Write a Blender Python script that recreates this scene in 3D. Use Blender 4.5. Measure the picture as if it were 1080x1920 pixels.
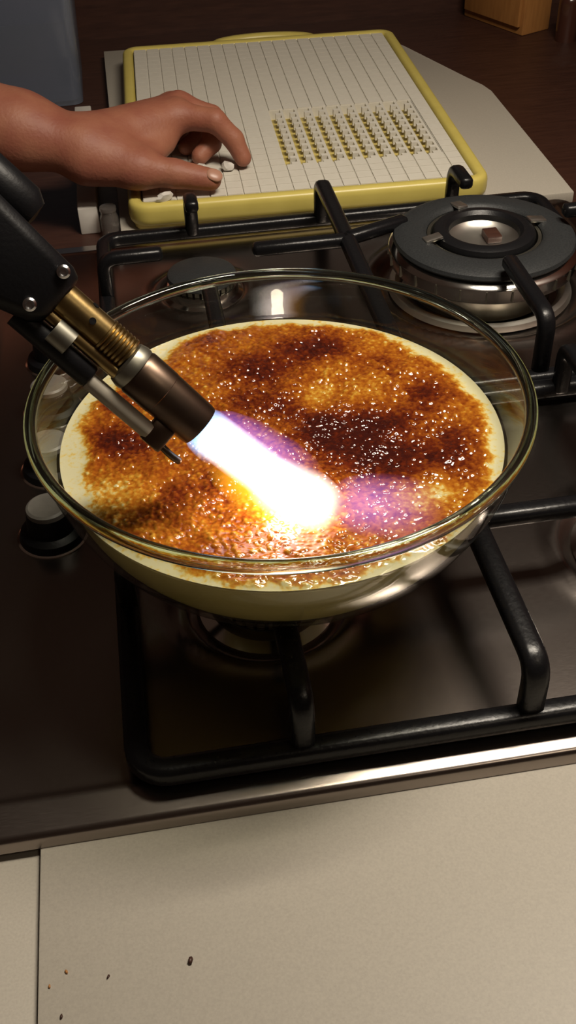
import bpy, bmesh, math, random
import numpy as np
from mathutils import Vector, Matrix

for o in list(bpy.data.objects):
    bpy.data.objects.remove(o)
scene = bpy.context.scene
COL = scene.collection

# ------------------------------------------------------------------ camera
cam_d = bpy.data.cameras.new('camera')
cam_d.sensor_fit = 'VERTICAL'
cam_d.sensor_height = 24.0
cam_d.lens = 1952.93 / 1920.0 * 24.0
cam_d.clip_start = 0.01
cam = bpy.data.objects.new('camera', cam_d)
COL.objects.link(cam)
Rr = Vector((0.9863, -0.1624, -0.0275)); Ru = Vector((0.1275, 0.6469, 0.7518)); Rf = Vector((0.1043, 0.7451, -0.6588))
Rr.normalize(); Rf.normalize(); Ru = Rr.cross(Rf).normalized(); Rr = Rf.cross(Ru).normalized()
M3 = Matrix((Rr, Ru, -Rf)).transposed()
cam.matrix_world = Matrix.Translation((0.0458, -0.2655, 0.4032)) @ M3.to_4x4()
scene.camera = cam

# ------------------------------------------------------------------ world, lamps, exposure
w = bpy.data.worlds.new('dim_room')
scene.world = w
w.use_nodes = True
bg = w.node_tree.nodes['Background']
bg.inputs[0].default_value = (1.0, 0.60, 0.42, 1)
bg.inputs[1].default_value = 0.028

def area_lamp(name, loc, target, sx, sy, power, col):
    d = bpy.data.lights.new(name, 'AREA')
    d.shape = 'RECTANGLE'; d.size = sx; d.size_y = sy; d.energy = power; d.color = col
    o = bpy.data.objects.new(name, d)
    COL.objects.link(o)
    o.location = loc
    z = (Vector(loc) - Vector(target)).normalized()
    x = Vector((1, 0, 0)); x = (x - z * x.dot(z)).normalized()
    o.rotation_euler = Matrix((x, z.cross(x), z)).transposed().to_euler()
    return o
# the strip lamp under the cooker hood, above the hob
area_lamp('hood_lamp', (0.37, 0.17, 0.78), (0.28, 0.25, 0.0), 0.36, 0.13, 8.6, (1.0, 0.89, 0.74))
# unseen fill lamp, added behind the camera to brighten front faces
area_lamp('front_fill_lamp', (0.75, -0.75, 1.5), (0.15, 0.3, 0.0), 0.30, 0.30, 1.5, (1.0, 0.83, 0.62))

vs = scene.view_settings
vs.view_transform = 'Standard'
vs.look = 'None'
vs.exposure = 0.0
vs.gamma = 1.0
vs.use_curve_mapping = False

# ------------------------------------------------------------------ helpers
def tag(o, label=None, cat=None, group=None, kind=None):
    if label: o['label'] = label
    if cat: o['category'] = cat
    if group: o['group'] = group
    if kind: o['kind'] = kind
    return o

def empty(name, loc=(0, 0, 0), rot=None):
    o = bpy.data.objects.new(name, None)
    o.empty_display_size = 0.01
    COL.objects.link(o)
    o.location = loc
    if rot is not None: o.rotation_euler = rot
    return o

def link(name, me, mat, parent=None, smooth=False):
    if mat is not None and not me.materials: me.materials.append(mat)
    o = bpy.data.objects.new(name, me)
    COL.objects.link(o)
    if parent is not None: o.parent = parent
    if smooth:
        me.polygons.foreach_set('use_smooth', [True] * len(me.polygons))
    return o

def from_bm(name, bm, mat, parent=None, smooth=False, bevel=0, segs=2, angle=None):
    bmesh.ops.recalc_face_normals(bm, faces=bm.faces)
    if bevel:
        es = [e for e in bm.edges if len(e.link_faces) == 2 and e.calc_face_angle(0) > 0.6]
        bmesh.ops.bevel(bm, geom=es, offset=bevel, segments=segs, affect='EDGES', profile=0.5, clamp_overlap=True)
    me = bpy.data.meshes.new(name)
    bm.to_mesh(me); bm.free()
    o = link(name, me, mat, parent, smooth)
    if smooth and angle:
        me.set_sharp_from_angle(angle=angle)
    return o

def bm_box(bm, x0, x1, y0, y1, z0, z1):
    v = [bm.verts.new(p) for p in ((x0,y0,z0),(x1,y0,z0),(x1,y1,z0),(x0,y1,z0),(x0,y0,z1),(x1,y0,z1),(x1,y1,z1),(x0,y1,z1))]
    for f in ((0,3,2,1),(4,5,6,7),(0,1,5,4),(1,2,6,5),(2,3,7,6),(3,0,4,7)):
        bm.faces.new([v[i] for i in f])

def box(name, x0, x1, y0, y1, z0, z1, mat, parent=None, bevel=0, segs=2):
    bm = bmesh.new(); bm_box(bm, x0, x1, y0, y1, z0, z1)
    return from_bm(name, bm, mat, parent, bevel=bevel, segs=segs, smooth=bevel > 0, angle=0.7)

def bm_prism(bm, pts, z0, z1):
    a = [bm.verts.new((x, y, z0)) for x, y in pts]
    b = [bm.verts.new((x, y, z1)) for x, y in pts]
    n = len(pts)
    bm.faces.new(a[::-1]); bm.faces.new(b)
    for i in range(n):
        bm.faces.new((a[i], a[(i+1) % n], b[(i+1) % n], b[i]))

def prism(name, pts, z0, z1, mat, parent=None, bevel=0, segs=2):
    bm = bmesh.new(); bm_prism(bm, pts, z0, z1)
    return from_bm(name, bm, mat, parent, bevel=bevel, segs=segs, smooth=bevel > 0, angle=0.7)

def bm_lathe(bm, prof, n=48, axis='Z', c=(0, 0, 0)):
    """prof: list of (r, h); r == 0 closes the end"""
    def P(r, h, t):
        if axis == 'Z': return (c[0] + r*math.cos(t), c[1] + r*math.sin(t), c[2] + h)
        return (c[0] + h, c[1] + r*math.cos(t), c[2] + r*math.sin(t))
    rings = []
    for r, h in prof:
        if r < 1e-7: rings.append([bm.verts.new(P(0, h, 0))])
        else: rings.append([bm.verts.new(P(r, h, 2*math.pi*i/n)) for i in range(n)])
    for a, b in zip(rings[:-1], rings[1:]):
        for i in range(n):
            j = (i+1) % n
            if len(a) == 1 and len(b) == 1: continue
            if len(a) == 1: bm.faces.new((a[0], b[i], b[j]))
            elif len(b) == 1: bm.faces.new((a[i], b[0], a[j]))
            else: bm.faces.new((a[i], b[i], b[j], a[j]))

def lathe(name, prof, mat, parent=None, n=48, axis='Z', c=(0, 0, 0), angle=0.6, closed=False):
    bm = bmesh.new()
    if closed: prof = list(prof) + [prof[0]]
    bm_lathe(bm, prof, n, axis, c)
    if closed: bmesh.ops.remove_doubles(bm, verts=bm.verts, dist=1e-7)
    return from_bm(name, bm, mat, parent, smooth=True, angle=angle)

def round_path(pts, r, n=6):
    """polyline with rounded inner corners"""
    pts = [Vector(p) for p in pts]
    out = [pts[0]]
    for i in range(1, len(pts)-1):
        a, b, c = pts[i-1], pts[i], pts[i+1]
        d1 = (a-b); d2 = (c-b)
        k = min(r, d1.length*0.49, d2.length*0.49)
        p = b + d1.normalized()*k; q = b + d2.normalized()*k
        for j in range(n+1):
            t = j/n
            out.append((1-t)**2*p + 2*t*(1-t)*b + t*t*q)
    out.append(pts[-1])
    return out

def bm_sweep(bm, path, hw, hh, up=Vector((0, 0, 1)), closed=False, m=12, power=3.0, cap_round=True, side=None):
    """sweep a rounded (superellipse) section along a path; hw half-width, hh half-height"""
    n = len(path)
    rings = []
    for i in range(n):
        a = path[(i-1) % n] if closed or i > 0 else path[i]
        b = path[(i+1) % n] if closed or i < n-1 else path[i]
        t = (b-a).normalized()
        s = side if side is not None else t.cross(up)
        if s.length < 1e-6: s = Vector((1, 0, 0))
        s = s.normalized()
        u = s.cross(t).normalized()
        ring = []
        for k in range(m):
            th = 2*math.pi*(k+.5)/m
            c, q = math.cos(th), math.sin(th)
            x = math.copysign(abs(c)**(2/power), c)*hw
            y = math.copysign(abs(q)**(2/power), q)*hh
            ring.append((path[i] + s*x + u*y, t, path[i]))
        rings.append(ring)
    if not closed and cap_round:
        def cap(ring, sgn):
            out = []
            for f, push in ((0.86, 0.35), (0.5, 0.62)):
                out.append([(c + (p-c)*f + t*sgn*min(hw, hh)*push, t, c) for p, t, c in ring])
            return out
        s0 = cap(rings[0], -1); e0 = cap(rings[-1], 1)
        rings = s0[::-1] + rings + e0
    vr = [[bm.verts.new(p) for p, _, _ in r] for r in rings]
    L = len(vr)
    for i in range(L if closed else L-1):
        a, b = vr[i], vr[(i+1) % L]
        for k in range(m):
            bm.faces.new((a[k], a[(k+1) % m], b[(k+1) % m], b[k]))
    if not closed:
        bm.faces.new(vr[0][::-1]); bm.faces.new(vr[-1])

def sweep(name, path, hw, hh, mat, parent=None, **kw):
    bm = bmesh.new(); bm_sweep(bm, path, hw, hh, **kw)
    return from_bm(name, bm, mat, parent, smooth=True, angle=1.0)

def rrect(x0, x1, y0, y1, r, n=6):
    out = []
    for cx, cy, a0 in ((x1-r, y1-r, 0), (x0+r, y1-r, 90), (x0+r, y0+r, 180), (x1-r, y0+r, 270)):
        for i in range(n+1):
            a = math.radians(a0 + 90*i/n)
            out.append((cx + r*math.cos(a), cy + r*math.sin(a)))
    return out

# ------------------------------------------------------------------ materials
def mat_new(name):
    m = bpy.data.materials.new(name); m.use_nodes = True
    nt = m.node_tree
    return m, nt, nt.nodes['Principled BSDF']

def pbr(name, col, rough=0.5, metal=0.0, col2=None, nscale=200.0, nmix=0.5, bump=0.0, bscale=None, coat=0.0,
        stretch=None, rvar=0.0, spec=0.5, detail=3.0, trans=0.0, ior=1.45, aniso=0.0):
    m, nt, b = mat_new(name)
    b.inputs['Base Color'].default_value = (*col, 1)
    b.inputs['Roughness'].default_value = rough
    b.inputs['Metallic'].default_value = metal
    b.inputs['Coat Weight'].default_value = coat
    b.inputs['Coat Roughness'].default_value = 0.1
    b.inputs['Specular IOR Level'].default_value = spec
    b.inputs['Transmission Weight'].default_value = trans
    b.inputs['IOR'].default_value = ior
    tc = nt.nodes.new('ShaderNodeTexCoord')
    mp = nt.nodes.new('ShaderNodeMapping')
    nt.links.new(tc.outputs['Object'], mp.inputs[0])
    if stretch: mp.inputs['Scale'].default_value = stretch
    no = nt.nodes.new('ShaderNodeTexNoise')
    no.inputs['Scale'].default_value = nscale; no.inputs['Detail'].default_value = detail
    nt.links.new(mp.outputs[0], no.inputs['Vector'])
    if col2 is not None:
        mx = nt.nodes.new('ShaderNodeMix'); mx.data_type = 'RGBA'
        mx.inputs[6].default_value = (*col, 1); mx.inputs[7].default_value = (*col2, 1)
        mr = nt.nodes.new('ShaderNodeMapRange')
        mr.inputs[1].default_value = 0.5 - nmix*0.5; mr.inputs[2].default_value = 0.5 + nmix*0.5
        nt.links.new(no.outputs[0], mr.inputs[0]); nt.links.new(mr.outputs[0], mx.inputs[0])
        nt.links.new(mx.outputs[2], b.inputs['Base Color'])
    if rvar:
        mr = nt.nodes.new('ShaderNodeMapRange')
        mr.inputs[3].default_value = max(0.02, rough - rvar); mr.inputs[4].default_value = rough + rvar
        nt.links.new(no.outputs[0], mr.inputs[0]); nt.links.new(mr.outputs[0], b.inputs['Roughness'])
    if bump:
        nb = nt.nodes.new('ShaderNodeTexNoise')
        nb.inputs['Scale'].default_value = bscale or nscale; nb.inputs['Detail'].default_value = 4
        nt.links.new(mp.outputs[0], nb.inputs['Vector'])
        bp = nt.nodes.new('ShaderNodeBump'); bp.inputs['Strength'].default_value = bump
        bp.inputs['Distance'].default_value = 0.001
        nt.links.new(nb.outputs[0], bp.inputs['Height']); nt.links.new(bp.outputs[0], b.inputs['Normal'])
    return m

def thin_glass(name, tint, gloss=0.05, edge=0.75, power=4.0, rough=0.02, haze=None):
    """clear wall: see-through with reflection growing towards grazing angles"""
    m = bpy.data.materials.new(name); m.use_nodes = True
    nt = m.node_tree; nt.nodes.clear()
    out = nt.nodes.new('ShaderNodeOutputMaterial')
    tr = nt.nodes.new('ShaderNodeBsdfTransparent'); tr.inputs[0].default_value = (*tint, 1)
    gl = nt.nodes.new('ShaderNodeBsdfGlossy'); gl.inputs['Roughness'].default_value = rough
    lw = nt.nodes.new('ShaderNodeLayerWeight'); lw.inputs[0].default_value = 0.5
    pw = nt.nodes.new('ShaderNodeMath'); pw.operation = 'POWER'; pw.inputs[1].default_value = power
    nt.links.new(lw.outputs['Facing'], pw.inputs[0])
    ma = nt.nodes.new('ShaderNodeMath'); ma.operation = 'MULTIPLY_ADD'
    ma.inputs[1].default_value = edge; ma.inputs[2].default_value = gloss
    nt.links.new(pw.outputs[0], ma.inputs[0])
    mx = nt.nodes.new('ShaderNodeMixShader')
    nt.links.new(ma.outputs[0], mx.inputs[0])
    base = tr
    if haze:
        df = nt.nodes.new('ShaderNodeBsdfDiffuse'); df.inputs[0].default_value = (*haze[:3], 1)
        m2 = nt.nodes.new('ShaderNodeMixShader'); m2.inputs[0].default_value = haze[3]
        nt.links.new(tr.outputs[0], m2.inputs[1]); nt.links.new(df.outputs[0], m2.inputs[2])
        base = m2
    nt.links.new(base.outputs[0], mx.inputs[1]); nt.links.new(gl.outputs[0], mx.inputs[2])
    nt.links.new(mx.outputs[0], out.inputs['Surface'])
    return m

MAT = dict(
    cream=pbr('cream_laminate', (0.43, 0.395, 0.335), 0.5, col2=(0.37, 0.34, 0.29), nscale=900, nmix=0.5, bump=0.05, bscale=600),
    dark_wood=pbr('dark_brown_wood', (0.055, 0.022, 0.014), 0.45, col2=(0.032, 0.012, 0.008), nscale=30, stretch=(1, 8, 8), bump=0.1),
    red_wood=pbr('red_brown_wood', (0.085, 0.024, 0.012), 0.5, col2=(0.05, 0.014, 0.008), nscale=25, stretch=(6, 6, 1), bump=0.1),
    orange_wood=pbr('orange_wood', (0.42, 0.19, 0.055), 0.45, col2=(0.33, 0.14, 0.04), nscale=30, stretch=(8, 8, 1), bump=0.1),
    steel=pbr('brushed_steel', (0.32, 0.28, 0.255), 0.24, 1.0, nscale=220, stretch=(1, 30, 1), rvar=0.05),
    chrome=pbr('bright_steel', (0.78, 0.76, 0.72), 0.14, 1.0, nscale=90, rvar=0.04),
    iron=pbr('black_enamelled_iron', (0.006, 0.006, 0.007), 0.30, nscale=500, rvar=0.08, bump=0.15, bscale=420, spec=0.36),
    cap=pbr('grey_enamel_cap', (0.018, 0.0195, 0.021), 0.5, nscale=800, rvar=0.08, bump=0.2, col2=(0.028, 0.030, 0.031), spec=0.4),
    cap_black=pbr('black_enamel_cap', (0.007, 0.007, 0.008), 0.35, nscale=800, rvar=0.06, bump=0.1, spec=0.4),
    satin=pbr('satin_steel', (0.72, 0.69, 0.63), 0.36, 1.0, nscale=90, rvar=0.05),
    black=pbr('black_plastic', (0.004, 0.004, 0.005), 0.42, bump=0.1, nscale=600, spec=0.25),
    knob_top=pbr('pale_grey_knob', (0.17, 0.16, 0.145), 0.45, col2=(0.14, 0.13, 0.12), nscale=200),
    print=pbr('black_print', (0.008, 0.007, 0.007), 0.6),
    yellow=pbr('yellow_plastic', (0.60, 0.50, 0.13), 0.35, col2=(0.55, 0.45, 0.11), nscale=60, bump=0.04),
    yellow_dark=pbr('yellow_plastic_base', (0.62, 0.50, 0.16), 0.5, col2=(0.48, 0.38, 0.10), nscale=60),
    white=pbr('white_plastic', (0.66, 0.63, 0.55), 0.4, col2=(0.62, 0.59, 0.51), nscale=150, bump=0.03),
    white_card=pbr('white_card', (0.60, 0.57, 0.52), 0.6, col2=(0.54, 0.51, 0.47), nscale=120),
    brass=pbr('tarnished_brass', (0.42, 0.30, 0.12), 0.32, 1.0, col2=(0.20, 0.14, 0.065), nscale=120, rvar=0.1, bump=0.1),
    burnt=pbr('heat_stained_steel', (0.17, 0.12, 0.085), 0.36, 1.0, col2=(0.08, 0.055, 0.045), nscale=70, rvar=0.1, bump=0.08),
    dull=pbr('dull_metal', (0.34, 0.33, 0.27), 0.4, 1.0, col2=(0.25, 0.24, 0.2), nscale=100),
    ceramic=pbr('grey_ceramic', (0.34, 0.31, 0.25), 0.45, col2=(0.28, 0.255, 0.21), nscale=150),
    screw=pbr('screw_steel', (0.6, 0.6, 0.6), 0.2, 1.0),
    skin=pbr('skin', (0.33, 0.135, 0.078), 0.55, col2=(0.25, 0.078, 0.050), nscale=45, bump=0.35, bscale=380, detail=5),
    nail=pbr('nail', (0.40, 0.21, 0.145), 0.35),
    custard=pbr('pale_custard', (0.44, 0.35, 0.135), 0.4, col2=(0.39, 0.305, 0.115), nscale=60, bump=0.05),
    glass=thin_glass('clear_glass', (0.955, 0.965, 0.93), 0.035, 0.6, 4.0),
    blue=thin_glass('blue_plastic_wall', (0.55, 0.60, 0.72), 0.05, 0.4, 3.0, 0.15, (0.30, 0.33, 0.40, 0.30)),
    navy=pbr('navy_plastic', (0.03, 0.035, 0.12), 0.5),
    jar=thin_glass('clear_plastic', (0.85, 0.82, 0.8), 0.06, 0.5, 3.0, 0.1, (0.3, 0.27, 0.25, 0.18)),
)
def rim_glass():
    m, nt, b = mat_new('green_edged_glass')
    b.inputs['Base Color'].default_value = (0.62, 0.74, 0.64, 1)
    b.inputs['Roughness'].default_value = 0.02
    b.inputs['Transmission Weight'].default_value = 1.0
    b.inputs['IOR'].default_value = 1.47
    return m
MAT['rim'] = rim_glass()

# ------------------------------------------------------------------ setting
WT = -0.0105                                    # top of the front worktop
o = box('wall_back', -0.9, 0.9, 1.16, 1.20, -0.06, 0.9, MAT['dark_wood']); tag(o, kind='structure')
o = box('wall_right', 0.66, 0.70, -0.6, 1.16, -0.06, 0.9, MAT['red_wood']); tag(o, kind='structure')
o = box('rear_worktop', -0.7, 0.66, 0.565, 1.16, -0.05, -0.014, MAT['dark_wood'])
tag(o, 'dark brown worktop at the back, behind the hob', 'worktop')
o = prism('cream_area', [(0.028, 0.574), (0.433, 0.574), (0.4395, 0.835), (0.436, 0.855), (0.425, 0.885), (0.385, 1.005), (0.372, 1.03), (0.35, 1.06), (0.028, 1.075)], -0.014, -0.003, MAT['cream'], bevel=0.0012)  # pale-to-dark edge on the worktop built as this cut-corner outline
tag(o, 'paler cream worktop area with a cut corner under the yellow-rimmed board', 'worktop')
o = box('front_worktop', -0.0335, 0.66, -0.45, 0.02, -0.05, WT, MAT['cream'], bevel=0.0008)
tag(o, 'cream speckled worktop in front of the hob', 'worktop')
o = box('side_worktop', -0.40, -0.0341, -0.45, 0.02, -0.05, WT-0.004, MAT['cream'], bevel=0.0008)
tag(o, 'narrow cream worktop strip left of the seam, at the bottom left', 'worktop')

# ------------------------------------------------------------------ hob
HX0, HX1, HY0, HY1 = -0.088, 0.425, 0.0, 0.566
BURN = [(0.087, 0.122, 0.046), (0.303, 0.122, 0.052), (0.087, 0.460, 0.036), (0.299, 0.428, 0.086)]
hob = empty('gas_hob', (0, 0, -0.0105))
tag(hob, 'brushed steel gas hob with black lettering under the glass bowl', 'hob')

def hob_pan():
    nx, ny = 190, 210
    xs = np.linspace(HX0, HX1, nx); ys = np.linspace(HY0, HY1, ny)
    # finer near the edges
    def warp(a, lo, hi):
        t = (a-lo)/(hi-lo)
        t = t - 0.10*np.sin(2*np.pi*t)
        return lo + t*(hi-lo)
    xs = warp(xs, HX0, HX1); ys = warp(ys, HY0, HY1)
    X, Y = np.meshgrid(xs, ys, indexing='ij')
    r = 0.016
    cx, cy = (HX0+HX1)/2, (HY0+HY1)/2; hx, hy = (HX1-HX0)/2 - r, (HY1-HY0)/2 - r
    # pull corner vertices onto the rounded outline
    qx = np.clip(X-cx, -hx, hx); qy = np.clip(Y-cy, -hy, hy)
    dx = X-cx-qx; dy = Y-cy-qy
    ln = np.hypot(dx, dy); k = np.where(ln > r, r/np.maximum(ln, 1e-9), 1.0)
    X = cx+qx+dx*k; Y = cy+qy+dy*k
    ax = np.abs(X-cx)-hx; ay = np.abs(Y-cy)-hy
    sd = np.hypot(np.maximum(ax, 0), np.maximum(ay, 0)) + np.minimum(np.maximum(ax, ay), 0) - r
    e = np.maximum(-sd, 0)
    def ss(a, lo, hi):
        t = np.clip((a-lo)/(hi-lo), 0, 1); return t*t*(3-2*t)
    # rolled edge, low flat border, slightly sunk middle
    Z = -0.0065*(1-np.sqrt(np.clip(1-(1-np.clip(e/0.0035, 0, 1))**2, 0, 1))) + 0.0
    Z = Z - 0.0030*(1-np.clip((e-0.0015)/0.0165, 0, 1)) - 0.0006*ss(e, 0.018, 0.023)
    for bx, by, br in BURN:
        d = np.hypot(X-bx, Y-by)
        Z = Z + 0.0035*np.exp(-((d-br)/0.006)**2) - 0.003*(1-ss(d, br-0.012, br))
    verts = np.stack([X, Y, Z], -1).reshape(-1, 3).tolist()
    idx = np.arange(nx*ny).reshape(nx, ny)
    faces = np.stack([idx[:-1, :-1], idx[1:, :-1], idx[1:, 1:], idx[:-1, 1:]], -1).reshape(-1, 4).tolist()
    # skirt
    loop = list(idx[:, 0]) + list(idx[-1, 1:]) + list(idx[-2::-1, -1]) + list(idx[0, -2:0:-1])
    b0 = len(verts)
    for i in loop:
        x, y, z = verts[i]; verts.append([x, y, -0.0103])
    for i in range(len(loop)):
        j = (i+1) % len(loop)
        faces.append([int(loop[i]), b0+i, b0+j, int(loop[j])])
    me = bpy.data.meshes.new('pan'); me.from_pydata(verts, [], faces); me.update()
    o = link('pan', me, MAT['steel'], hob, smooth=True)
    o.location = (0, 0, 0.0105)
hob_pan()

# control knobs down the left side of the hob
def knob(y):
    z0 = 0.0093
    bm = bmesh.new()
    bm_lathe(bm, [(0, z0), (0.0185, z0), (0.0192, z0+0.002), (0.0180, z0+0.0055), (0.0140, z0+0.0075), (0.0128, z0+0.017), (0.0122, z0+0.0195), (0.0, z0+0.0195)], 40, c=(-0.027, y, 0))
    k = from_bm('control_knob', bm, MAT['black'], hob, smooth=True, angle=0.6)
    lathe('knob_top', [(0, z0+0.0195), (0.0121, z0+0.0195), (0.0119, z0+0.0222), (0.0105, z0+0.0232), (0, z0+0.0234)], MAT['knob_top'], k, 40, c=(-0.027, y, 0))
    lathe('skirt_ring', [(0.0192, z0-0.0005), (0.0206, z0-0.0005), (0.0206, z0+0.001), (0.0192, z0+0.0014)], MAT['chrome'], k, 40, c=(-0.027, y, 0), closed=True)
for y in (0.198, 0.260, 0.322, 0.384): knob(y)

# lettering, written along -Y (tops of the letters towards +X)
def lettering():
    bm = bmesh.new()
    def quad(pts):
        bm.faces.new([bm.verts.new((x, y, 0)) for x, y in pts])
    def stroke(x0, y0, x1, y1, w):
        d = Vector((x1-x0, y1-y0)).normalized(); n = Vector((-d.y, d.x))*w/2
        quad([(x0-n.x, y0-n.y), (x1-n.x, y1-n.y), (x1+n.x, y1+n.y), (x0+n.x, y0+n.y)])
    def arc(cx, cy, rx, ry, a0, a1, wmid, wend, n=20):
        pts = []
        for i in range(n+1):
            t = i/n; a = math.radians(a0+(a1-a0)*t)
            w_ = wend + (wmid-wend)*math.sin(math.pi*t)
            pts.append(((cx+rx*math.cos(a), cy+ry*math.sin(a)), (cx+(rx-w_)*math.cos(a), cy+(ry-w_*0.8)*math.sin(a))))
        for p, q in zip(pts[:-1], pts[1:]):
            quad([p[0], q[0], q[1], p[1]])
    # units: mm along the text (x) and up (y)
    arc(5.6, 4.9, 5.6, 5.0, 42, 318, 2.0, 0.9)          # C
    stroke(9.6, 7.0, 9.6, 9.3, 0.9)
    x = 11.6; h = 7.2
    stroke(x+0.6, 0, x+4.0, h, 0.9); stroke(x+3.7, h, x+7.0, 0, 1.8); stroke(x+1.8, 2.3, x+5.8, 2.3, 0.8)   # A
    stroke(x-0.2, 0.3, x+1.7, 0.3, 0.6); stroke(x+5.5, 0.3, x+8.1, 0.3, 0.6)
    x = 20.6
    stroke(x+0.8, 0, x+0.8, h, 0.9); stroke(x+0.9, h-0.4, x+6.2, 0.4, 1.8); stroke(x+6.3, 0, x+6.3, h, 0.9)   # N
    stroke(x-0.3, 0.3, x+1.9, 0.3, 0.6); stroke(x+5.2, h-0.3, x+7.4, h-0.3, 0.6); stroke(x-0.4, h-0.3, x+1.2, h-0.3, 0.6)
    x = 29.4
    stroke(x+1.0, 0, x+1.0, h, 1.7); arc(x+1.4, h/2, 5.4, h/2, -90, 90, 1.8, 0.8)                              # D
    x = 36.6
    stroke(x+0.6, h, x+3.9, 3.0, 1.7); stroke(x+7.2, h, x+3.9, 3.0, 0.9); stroke(x+3.9, 3.3, x+3.9, 0, 1.6)     # Y
    stroke(x-0.4, h-0.3, x+2.0, h-0.3, 0.6); stroke(x+5.9, h-0.3, x+8.2, h-0.3, 0.6); stroke(x+2.7, 0.3, x+5.1, 0.3, 0.6)
    s = 0.00103
    bmesh.ops.scale(bm, vec=(s, s, 1), verts=bm.verts)
    # give the print a hair of thickness
    r = bmesh.ops.extrude_face_region(bm, geom=bm.faces[:])
    bmesh.ops.translate(bm, vec=(0, 0, 0.00012), verts=[v for v in r['geom'] if isinstance(v, bmesh.types.BMVert)])
    o = from_bm('lettering', bm, MAT['print'], hob)
    o.location = (-0.0335, 0.0755, 0.0094)
    o.rotation_euler = (0, 0, -math.pi/2)
    o['label'] = 'black lettering reading CANDY'
lettering()

# ------------------------------------------------------------------ burners
def small_burner(x, y, r, label):
    b = empty('gas_burner', (x, y, -0.004)); tag(b, label, 'burner')
    lathe('burner_cup', [(0, 0), (r+0.006, 0), (r+0.007, 0.003), (r+0.001, 0.006), (r, 0.012), (r-0.003, 0.013), (0, 0.013)], MAT['chrome'], b)
    bm = bmesh.new(); n = 30
    for i in range(n):                                     # slotted flame ring
        a0 = 2*math.pi*i/n; a1 = a0 + 2*math.pi/n*0.62
        q = []
        for z in (0.013, 0.0165):
            for rr, a in ((r-0.007, a0), (r-0.0015, a0), (r-0.0015, a1), (r-0.007, a1)):
                q.append(bm.verts.new((rr*math.cos(a), rr*math.sin(a), z)))
        for f in ((0,3,2,1),(4,5,6,7),(0,1,5,4),(1,2,6,5),(2,3,7,6),(3,0,4,7)): bm.faces.new([q[k] for k in f])
    from_bm('flame_ring', bm, MAT['dull'], b)
    lathe('burner_cap', [(0, 0.0165), (r-0.001, 0.0165), (r, 0.018), (r-0.001, 0.0205), (r-0.004, 0.022), (0, 0.0228)], MAT['cap'], b)
    return b
small_burner(0.087, 0.122, 0.030, 'small burner with silver cup just under the glass bowl')
small_burner(0.303, 0.122, 0.036, 'partly seen burner at the right edge, lower right corner of the hob')
small_burner(0.087, 0.460, 0.027, 'small dark burner behind the bowl near the yellow-rimmed board')

def wok_burner(x, y):
    b = empty('wok_burner', (x, y, -0.003)); tag(b, 'large triple ring wok burner with dark grey caps and chrome clips', 'burner')
    lathe('trim_ring', [(0.060, 0.0015), (0.0615, 0.0040), (0.0650, 0.0062), (0.0690, 0.0050), (0.0705, 0.0010), (0.060, 0.0005)], MAT['satin'], b, 96, closed=True)
    lathe('burner_body', [(0, 0.001), (0.054, 0.001), (0.052, 0.010), (0.052, 0.0260), (0, 0.0260)], MAT['dull'], b, 72)
    lathe('steel_skirt', [(0.050, 0.0240), (0.0690, 0.0240), (0.0702, 0.0250), (0.0712, 0.0352), (0.0705, 0.0362), (0.0640, 0.0400), (0.050, 0.0400)], MAT['chrome'], b, 96, closed=True)
    bm = bmesh.new()
    for i in range(24):                                    # narrow slots round the skirt
        c = bmesh.new(); bm_box(c, 0.0694, 0.0716, -0.0006, 0.0006, 0.0262, 0.0345)
        c.transform(Matrix.Rotation(2*math.pi*i/24, 4, 'Z')); me = bpy.data.meshes.new('tmp'); c.to_mesh(me); c.free(); bm.from_mesh(me); bpy.data.meshes.remove(me)
    from_bm('flame_slots', bm, MAT['dull'], b)
    lathe('outer_cap', [(0.043, 0.0400), (0.0665, 0.0400), (0.0682, 0.0420), (0.0672, 0.0445), (0.0620, 0.0470), (0.0480, 0.0478), (0.0445, 0.0468), (0.043, 0.0450)], MAT['cap'], b, 96, closed=True)
    lathe('inner_wall', [(0.040, 0.0260), (0.0425, 0.0260), (0.0425, 0.0445), (0.040, 0.0445)], MAT['dull'], b, 72, closed=True)
    lathe('inner_cap', [(0.026, 0.036), (0.0375, 0.036), (0.0385, 0.0450), (0.0372, 0.0480), (0.0330, 0.0500), (0.0290, 0.0496), (0.0265, 0.0470)], MAT['cap_black'], b, 72, closed=True)
    lathe('centre_cup', [(0, 0.0370), (0.016, 0.0372), (0.0235, 0.0395), (0.0262, 0.0425), (0.0266, 0.0425), (0.0266, 0.0265), (0, 0.0265)], MAT['satin'], b, 48)
    box('igniter', 0.002, 0.0135, -0.004, 0.012, 0.0373, 0.0430, MAT['dark_wood'], b, bevel=0.001)
    for a in (100, 190, 8):
        c = box('clip', -0.0060, 0.0075, -0.0042, 0.0042, -0.0018, 0.0004, MAT['satin'], b, bevel=0.0005)
        ar = math.radians(a)
        c.location = (0.0420*math.cos(ar), 0.0420*math.sin(ar), 0.0497)
        c.rotation_euler = (0, math.radians(8), ar)
    return b
wok_burner(0.299, 0.428)

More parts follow.
